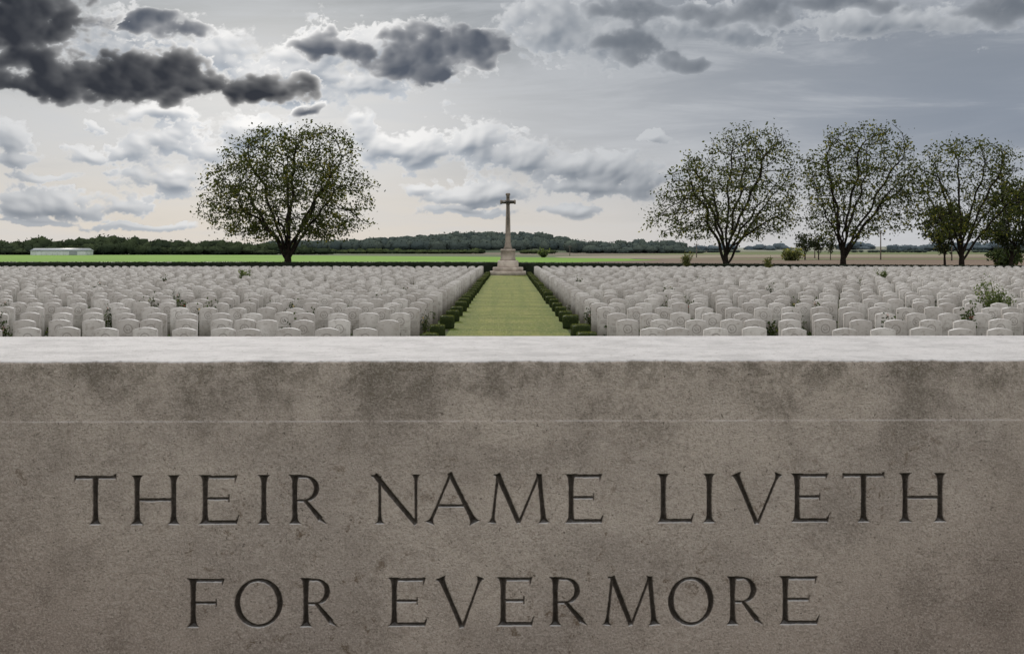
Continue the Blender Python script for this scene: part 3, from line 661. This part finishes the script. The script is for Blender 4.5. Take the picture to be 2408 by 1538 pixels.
# ================================================================= TREES
BARK=simple('tree_bark',(.014,.011,.009),(.030,.024,.019),3,.95,.9,.05,spec=.05)
TL=leafmat('tree_leaf',(.018,.025,.008),(.064,.074,.019),(.17,.155,.042),.42)
TD=leafmat('dense_leaf',(.010,.016,.007),(.035,.045,.015),(.07,.07,.025),.25)
def grow(seed,trunk,profile,nattr,step=.38,dk=.8,di=4.0,yscale=.9,nlimb=9):
    rs=np.random.default_rng(seed)
    profile=sorted(profile); pz=[p_[0] for p_ in profile]; pr=[p_[1] for p_ in profile]; pc=[p_[2] for p_ in profile]
    z0,z1=pz[0],pz[-1]; rm=max(pr)
    A=[]
    while len(A)<nattr:
        z=rs.uniform(z0,z1+.1); r_=np.interp(z,pz,pr)
        if rs.random()>(r_/rm)**2: continue
        a=rs.uniform(0,6.283); q_=rs.random()**.42
        lump=1+.18*mnoise.noise(Vector((math.cos(a)*1.6+seed,math.sin(a)*1.6,z*.45)))+.18*mnoise.noise(Vector((math.cos(a)*4+seed,math.sin(a)*4,z*1.1)))
        x=np.interp(z,pz,pc)+math.cos(a)*q_*r_*lump; y=math.sin(a)*q_*r_*lump*yscale
        if q_<.5 and z<z0+(z1-z0)*.35 and rs.random()<.8: continue
        if mnoise.noise(Vector((x*.42+seed,y*.42,z*.42)))<-.28: continue
        A.append((x,y,z))
    A=np.array(A)
    P=[np.array([0,0,-.15])]; par=[-1]
    while P[-1][2]<trunk: P.append(P[-1]+np.array([rs.normal()*.012,rs.normal()*.012,step])); par.append(len(P)-2)
    nch=[0]*len(P); ntr=len(P)
    for k in range(nlimb):
        a=k*2.399+seed; fr=[.30,.55,.80,.45,.68,.36,.72,.50,.88][k%9]+rs.uniform(-.04,.04)
        z=z0+(z1-z0)*fr*.92; rr=np.interp(z,pz,pr)*(.78-.45*max(0,fr-.35)); c=np.interp(z,pz,pc)
        T=np.array([c+math.cos(a)*rr,math.sin(a)*rr*yscale,z]); s0=ntr-1-(k%4 if ntr>5 else 0)
        B=P[s0]; H=z-B[2]; ctl=B+np.array([(T[0]-B[0])*.38,(T[1]-B[1])*.38,H*.42+.5]); L=np.linalg.norm(T-B)*1.08; n_=max(4,int(L/step)); prev=s0
        for t in np.linspace(0,1,n_+1)[1:]:
            pt=B*(1-t)**2+2*ctl*t*(1-t)+T*t*t+np.array([mnoise.noise(Vector((t*5,k*3.,seed))),mnoise.noise(Vector((t*5,k*3.+9,seed))),0])*.55*t**.5
            P.append(pt); par.append(prev); nch.append(0); nch[prev]+=1; prev=len(P)-1
    nd=np.full(len(A),1e9); ni=np.zeros(len(A),int); alive=np.ones(len(A),bool)
    def upd(ids):
        B=np.array([P[k] for k in ids]); d=np.linalg.norm(A[:,None]-B[None],axis=2); k=d.argmin(1); dd=d[np.arange(len(A)),k]
        bt=dd<nd; nd[bt]=dd[bt]; ni[bt]=np.array(ids)[k[bt]]
    upd(list(range(ntr,len(P)))); alive&=nd>dk
    for it in range(80):
        act=np.where(alive&(nd<di))[0]
        if len(act)==0: break
        Pn=np.array(P); d=A[act]-Pn[ni[act]]; d/=np.linalg.norm(d,axis=1)[:,None]+1e-9
        acc={}
        for t,v in zip(ni[act],d): acc[t]=acc.get(t,0)+v
        new=[]
        for t,v in acc.items():
            if nch[t]>=4: continue
            L=np.linalg.norm(v)
            if L<1e-3: continue
            v=v/L+np.array([0,0,.10])+rs.normal(size=3)*.14
            if par[t]>=0:
                w_=Pn[t]-Pn[par[t]]; v=v+.35*w_/(np.linalg.norm(w_)+1e-9)
            v/=np.linalg.norm(v); P.append(P[t]+v*step); par.append(t); nch.append(0); nch[t]+=1; new.append(len(P)-1)
        if not new: break
        upd(new); alive&=nd>dk
    return np.array(P),np.array(par)
def tree(name,x,y,seed,trunk,profile,nattr,tip,label,z0=0.,leafn=7,ls=.13,mat=None,step=.38,dk=.65,spread=.34,ex=2.2,maxr=.50,yscale=.9,nlimb=9):
    P,par=grow(seed,trunk,profile,nattr,step,dk,yscale=yscale,nlimb=nlimb); rs=np.random.default_rng(seed+50); n=len(P)
    r=np.zeros(n); ch=np.zeros(n,int)
    for k in range(1,n): ch[par[k]]+=1
    acc=np.zeros(n)
    for k in range(n-1,-1,-1):
        if ch[k]==0: acc[k]=tip**ex
        r[k]=acc[k]**(1/ex)
        if par[k]>=0: acc[par[k]]+=acc[k]
    r=r*min(1,maxr/r[2]) if r[2]>maxr else r
    tipr=r[ch==0].max(); zt=P[:,2]; 
    r=np.where((np.arange(n)<4),r*(1+.45*np.exp(-(zt+.15)/.4)),r)
    ks=np.arange(1,n); pr_=np.minimum(r[par[ks]],r[ks]*1.35+.004); pr_=np.where(ks<5,r[par[ks]],pr_)
    big=r[ks]>.05
    V1,F1=tubes(P[par[ks[big]]],P[ks[big]],pr_[big],r[ks[big]],8); V2,F2=tubes(P[par[ks[~big]]],P[ks[~big]],pr_[~big],r[ks[~big]],4)
    e=obj(name,None); e.location=(x,y,z0); tag(e,label,'tree')
    obj('trunk',mk_mesh('trunk',np.concatenate([V1,V2]),np.concatenate([F1,F2+len(V1)]),True),BARK,e)
    tips=ks[r[ks]<tipr*2.4]; tips=tips[P[tips,2]>trunk+.4]
    C=np.repeat(P[tips],leafn,0); C=C+rs.normal(size=C.shape)*spread*[1,1,.8]
    cl=np.array([mnoise.noise(Vector(p_*.8)) for p_ in P[tips]]); keep=rs.random(len(C))<np.repeat(np.clip(.72+cl*1.9,.06,1),leafn)
    tn=np.clip(np.repeat(.4+cl*.7,leafn)+rs.normal(size=len(C))*.26,0,1)[keep]; C=C[keep]
    V,Fq=leaves(C,rs.uniform(.6,1.3,len(C))*ls,rs); me=mk_mesh('crown',V,Fq); fattr(me,'tone',np.repeat(tn,4)); obj('crown',me,mat or TL,e)
    print(name,n,len(C),round(float(r[3]),2))
D=106.; k_=D/F
def P_(pts,bx,wk=1.0): return [(py2z(py,D),hw*k_*wk,(c-bx)*k_) for py,hw,c in pts]
tree('broadleaf_tree',px2x(677,D),D,11,1.9,P_([(292,62,700),(306,112,690),(342,152,680),(400,184,676),(450,200,674),(500,203,675),(540,188,674),(572,110,676)],677,1.0),2300,.0195,"broad rounded tree with dark forked trunk behind the hedge",leafn=16,ls=.122)
tree('broadleaf_tree',px2x(1708,D),D,12,1.7,P_([(293,50,1775),(316,85,1760),(352,115,1750),(400,144,1735),(450,166,1715),(500,176,1708),(540,172,1704),(570,110,1690)],1708,1.05),1900,.019,"spreading broadleaf tree with airy leaning crown behind the hedge",leafn=12,ls=.118)
tree('broadleaf_tree',px2x(1983,D),D,23,1.8,P_([(290,55,2035),(314,95,2030),(352,122,2025),(400,140,2025),(450,146,2030),(500,146,2022),(540,132,2010),(568,70,1995)],1983,1.07),1750,.019,"tall airy broadleaf tree with forked trunk behind the hedge",leafn=12,ls=.118)
tree('broadleaf_tree',px2x(2262,D),D,14,1.9,P_([(326,60,2285),(352,95,2280),(400,122,2280),(450,134,2285),(500,136,2282),(540,120,2270),(570,70,2262)],2262,1.08),1600,.019,"sparse broadleaf tree with slender limbs behind the hedge",leafn=11,ls=.118)
D=122.; k_=D/F
tree('broadleaf_tree',px2x(2378,D),D,15,1.6,P_([(420,40,2405),(450,65,2398),(490,82,2392),(530,84,2390),(570,64,2385),(592,38,2380)],2378),560,.022,"dense dark broadleaf tree beyond the hedge",leafn=26,mat=TD,ls=.18,maxr=.25)
D=160.; k_=D/F
tree('broadleaf_tree',px2x(2222,D),D,16,1.6,P_([(480,20,2235),(500,48,2228),(530,58,2225),(555,50,2222),(575,25,2222)],2222),340,.022,"dense dark round tree in the field",leafn=26,mat=TD,ls=.2,maxr=.2)
D=250.; k_=D/F
tree('broadleaf_tree',px2x(1893,D),D,17,1.6,P_([(547,14,1893),(560,24,1893),(580,22,1893),(592,10,1893)],1893),150,.03,"small tree standing in ploughed farmland",leafn=16,mat=TD,ls=.22,maxr=.15,nlimb=5)
tree('broadleaf_tree',px2x(1925,D),D,18,1.6,P_([(550,10,1925),(565,20,1925),(582,18,1925),(594,8,1925)],1925),120,.03,"small tree standing in ploughed farmland",leafn=16,mat=TD,ls=.22,maxr=.15,nlimb=5)
tree('broadleaf_tree',px2x(1953,D),D,19,1.4,P_([(556,8,1953),(568,14,1953),(584,12,1953),(594,6,1953)],1953),90,.03,"slim small tree standing in ploughed farmland",leafn=16,mat=TD,ls=.22,maxr=.12,nlimb=4)
shrub('field_bush',px2x(1860,230),230,1.9,4.6,31,"rounded olive bush in the ploughed field",1500,.28,YL)
shrub('field_bush',px2x(2365,150),150,2.0,4.4,32,"dark scrubby bush beyond the hedge",1800,.22,LF)
shrub('field_bush',px2x(1278,330),330,2.2,3.4,33,"small rounded bush in the field",700,.3,GL2)
# ================================================================= FAR WOODS
rw=np.random.default_rng(77)
bmw=bmesh.new(); bmesh.ops.create_icosphere(bmw,subdivisions=2,radius=1); IV=np.array([v.co[:] for v in bmw.verts]); IF=np.array([[v.index for v in f.verts] for f in bmw.faces]); bmw.free()
def wood(name,items,mat,label,nq=60):
    VT=[];FT3=[];T=[];nn=0; V4=[];F4=[];T4=[];n4=0
    for (x,y,z,r_,h) in items:
        ph=rw.uniform(0,9,3); d=1+.22*np.sin(IV[:,0]*4+ph[0])*np.sin(IV[:,1]*4+ph[1])+.16*np.sin(IV[:,2]*6+ph[2])
        v=IV*d[:,None]*[r_*.88,r_*.88,h/2*.9]+[x,y,z+h/2]; VT.append(v); FT3.append(IF+nn); nn+=len(v); t=rw.random()*.75; T.append(np.clip(t*.6+.30*IV[:,2],0,1))
        D_=rw.normal(size=(nq,3)); D_/=np.linalg.norm(D_,axis=1)[:,None]; C=D_*rw.uniform(.78,1.08,(nq,1))*[r_,r_,h/2]+[x,y,z+h/2]
        v4,f4=leaves(C,rw.uniform(.08,.17,nq)*r_,rw); V4.append(v4); F4.append(f4+n4); n4+=len(v4); T4.append(np.repeat(np.clip(t*.8+.35*D_[:,2]+rw.normal(size=nq)*.06,0,1),4))
    V=np.concatenate(VT+V4); n3=nn; Fl=[list(f) for f in np.concatenate(FT3)]+[list(f+n3) for f in np.concatenate(F4)]
    me=mk_mesh(name,V,Fl); fattr(me,'tone',np.concatenate(T+T4)); return tag(obj(name,me,mat),label,'woodland',None,'stuff')
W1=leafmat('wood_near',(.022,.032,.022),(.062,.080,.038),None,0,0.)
W2=leafmat('wood_mid',(.044,.060,.062),(.092,.112,.088),None,0,0.)  # bluish distance haze put into the crown colour
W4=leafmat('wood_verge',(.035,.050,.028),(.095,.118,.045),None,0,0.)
W3=leafmat('wood_far',(.085,.112,.132),(.12,.145,.16),None,0,0.)  # stronger blue haze painted into the farthest crowns
def belt(x0,x1,D,topfn,n,jit=40,rad=(3,6),z0=0,zr=3.2):
    out=[]
    for px in np.linspace(x0,x1,n):
        px+=rw.normal()*4; d=D+rw.uniform(0,jit); top=py2z(topfn(px)+rw.normal()*zr,d); h=max(top-z0,2.0)
        out.append((px2x(px,d),d,z0 if h<9 else top-9,rw.uniform(*rad),min(h,9)))
    return out
ip=lambda xs,ys: (lambda x: float(np.interp(x,xs,ys)))
f1=ip([-200,0,60,90,150,230,300,350,420,520,600,660,700,760],[566,570,568,562,566,558,555,565,570,567,572,576,580,590])
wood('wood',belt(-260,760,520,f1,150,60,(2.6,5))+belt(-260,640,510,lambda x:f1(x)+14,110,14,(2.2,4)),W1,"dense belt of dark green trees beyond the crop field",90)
def hill(name,pts,D,depth,label,mat):
    xs=[px2x(a,D) for a,_ in pts]; zs=[py2z(b_,D) for _,b_ in pts]; X=np.linspace(xs[0],xs[-1],60); g=Geo(); V=[];NY=14
    for iy in range(NY):
        t=iy/(NY-1); pr=math.sin(math.pi*t)**.8
        for x in X: V.append((x,D-depth/2+depth*t,max(-.5,np.interp(x,xs,zs)*pr-.3*(pr<.05))))
    Fq=[(a*60+b_,a*60+b_+1,(a+1)*60+b_+1,(a+1)*60+b_) for a in range(NY-1) for b_ in range(59)]
    g.add(V,Fq); return tag(obj(name,g.mesh(name,True),mat),label,None,None,'structure')
HILLM=simple('hill_grass',(.09,.115,.075),(.12,.14,.09),.02,.95,.2,.2)
hill('hill',[(600,588),(760,582),(900,575),(1050,566),(1200,564),(1320,566),(1360,578),(1420,586),(1480,588)],1050,300,"low wooded hill on the horizon",HILLM)
f2=ip([640,700,800,900,1000,1080,1200,1290,1330,1345,1400],[577,572,568,561,554,549,547,551,559,571,584])
items=[]
for px in np.linspace(640,1350,170):
    for lv_,(dd,off) in enumerate(((1050,0),(1000,7),(960,14),(930,22))):
        q_=px+rw.normal()*4; top=py2z(f2(q_)+off*(588-f2(q_)+12)/40+rw.normal()*1.8,dd); items.append((px2x(q_,dd),dd+rw.uniform(-15,15),max(0,top-9),rw.uniform(4.5,8),9))
wood('wood',items,W2,"wooded hillside with dense trees tinted blue for haze",60)
f3=ip([1340,1380,1450,1520,1600,1640],[564,567,571,567,571,585])
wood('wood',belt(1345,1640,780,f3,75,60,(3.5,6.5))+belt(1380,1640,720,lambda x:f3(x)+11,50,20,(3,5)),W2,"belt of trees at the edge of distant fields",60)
f4=ip([700,900,1050,1160,1230,1300],[592,588,592,586,592,598])
wood('wood',belt(720,1130,640,f4,75,20,(2.,4))+belt(1225,1300,640,f4,10,20,(2.,3.5)),W4,"low hedgerow trees in front of the wooded hill",60)
f5=ip([1640,1700,1800,1823,1840,1900,2000,2030,2100,2160,2250,2400,2600],[579,580,579,570,579,579,573,575,580,576,574,572,572])
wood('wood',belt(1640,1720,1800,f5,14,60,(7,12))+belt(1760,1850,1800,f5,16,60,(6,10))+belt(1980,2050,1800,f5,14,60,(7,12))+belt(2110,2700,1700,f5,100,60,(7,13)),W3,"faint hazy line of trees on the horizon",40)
f6=ip([1600,2600],[592,588])
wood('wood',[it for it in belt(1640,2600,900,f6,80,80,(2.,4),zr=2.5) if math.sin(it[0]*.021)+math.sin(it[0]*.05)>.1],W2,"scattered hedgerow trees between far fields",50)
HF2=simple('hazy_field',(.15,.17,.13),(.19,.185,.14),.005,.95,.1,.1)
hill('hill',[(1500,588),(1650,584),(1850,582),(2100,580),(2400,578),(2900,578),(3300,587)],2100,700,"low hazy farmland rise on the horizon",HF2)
# ================================================================= SHED & POLES
wm=simple('white_metal',(.62,.64,.66),(.52,.54,.56),.4,.5,.1,.01); rm=simple('shed_roof',(.42,.45,.48),(.36,.39,.42),.5,.5,.1,.01); dm_=simple('shed_door',(.22,.25,.27),(.28,.30,.32),.5,.6,.1,.01)
D=480; x0,x1=px2x(82,D),px2x(210,D); wd=x1-x0; e=obj('farm_shed',None); e.location=((x0+x1)/2,D,0); tag(e,"long low white metal farm shed at the field edge","shed")
g=Geo(); g.box(0,0,.85,wd,9,1.7,.03)
for k in range(1,10): g.box(-wd/2+k*wd/10,-4.53,.85,.12,.06,1.66)
obj('wall',g.mesh('wall'),wm,e)
g=Geo(); g.rings([[(-wd/2-.3,-4.9,1.71),(-wd/2-.3,0,2.65),(-wd/2-.3,4.9,1.71)],[(wd/2+.3,-4.9,1.71),(wd/2+.3,0,2.65),(wd/2+.3,4.9,1.71)]]); obj('roof',g.mesh('roof'),rm,e)
g=Geo(); g.box(wd*.28,-4.58,.75,3,.08,1.45,.01); obj('door',g.mesh('door'),dm_,e)
pm=simple('pole_wood',(.09,.08,.07),(.14,.12,.10),2,.9,.3,.01)
for (px,pt,D) in ((2071,545,250),(1638,573,330),(1916,562,300),(2238,555,230),(1340,578,420)):
    h=py2z(pt,D); g=Geo(); g.prism(8,[(-.3,.13),(h,.09)]); e=obj('utility_pole',None); e.location=(px2x(px,D),D,0); tag(e,"thin wooden utility pole standing in open farmland","utility pole","utility poles across the fields")
    obj('pole',g.mesh('pole'),pm,e); g=Geo(); g.box(0,-.14,h-.35,1.3,.09,.11)
    for s in (-.55,-.2,.2,.55): g.prism(6,[(h-.29,.04),(h-.14,.05),(h-.10,.03)],cx=s,cy=-.14)
    obj('crossarm',g.mesh('crossarm'),pm,e)
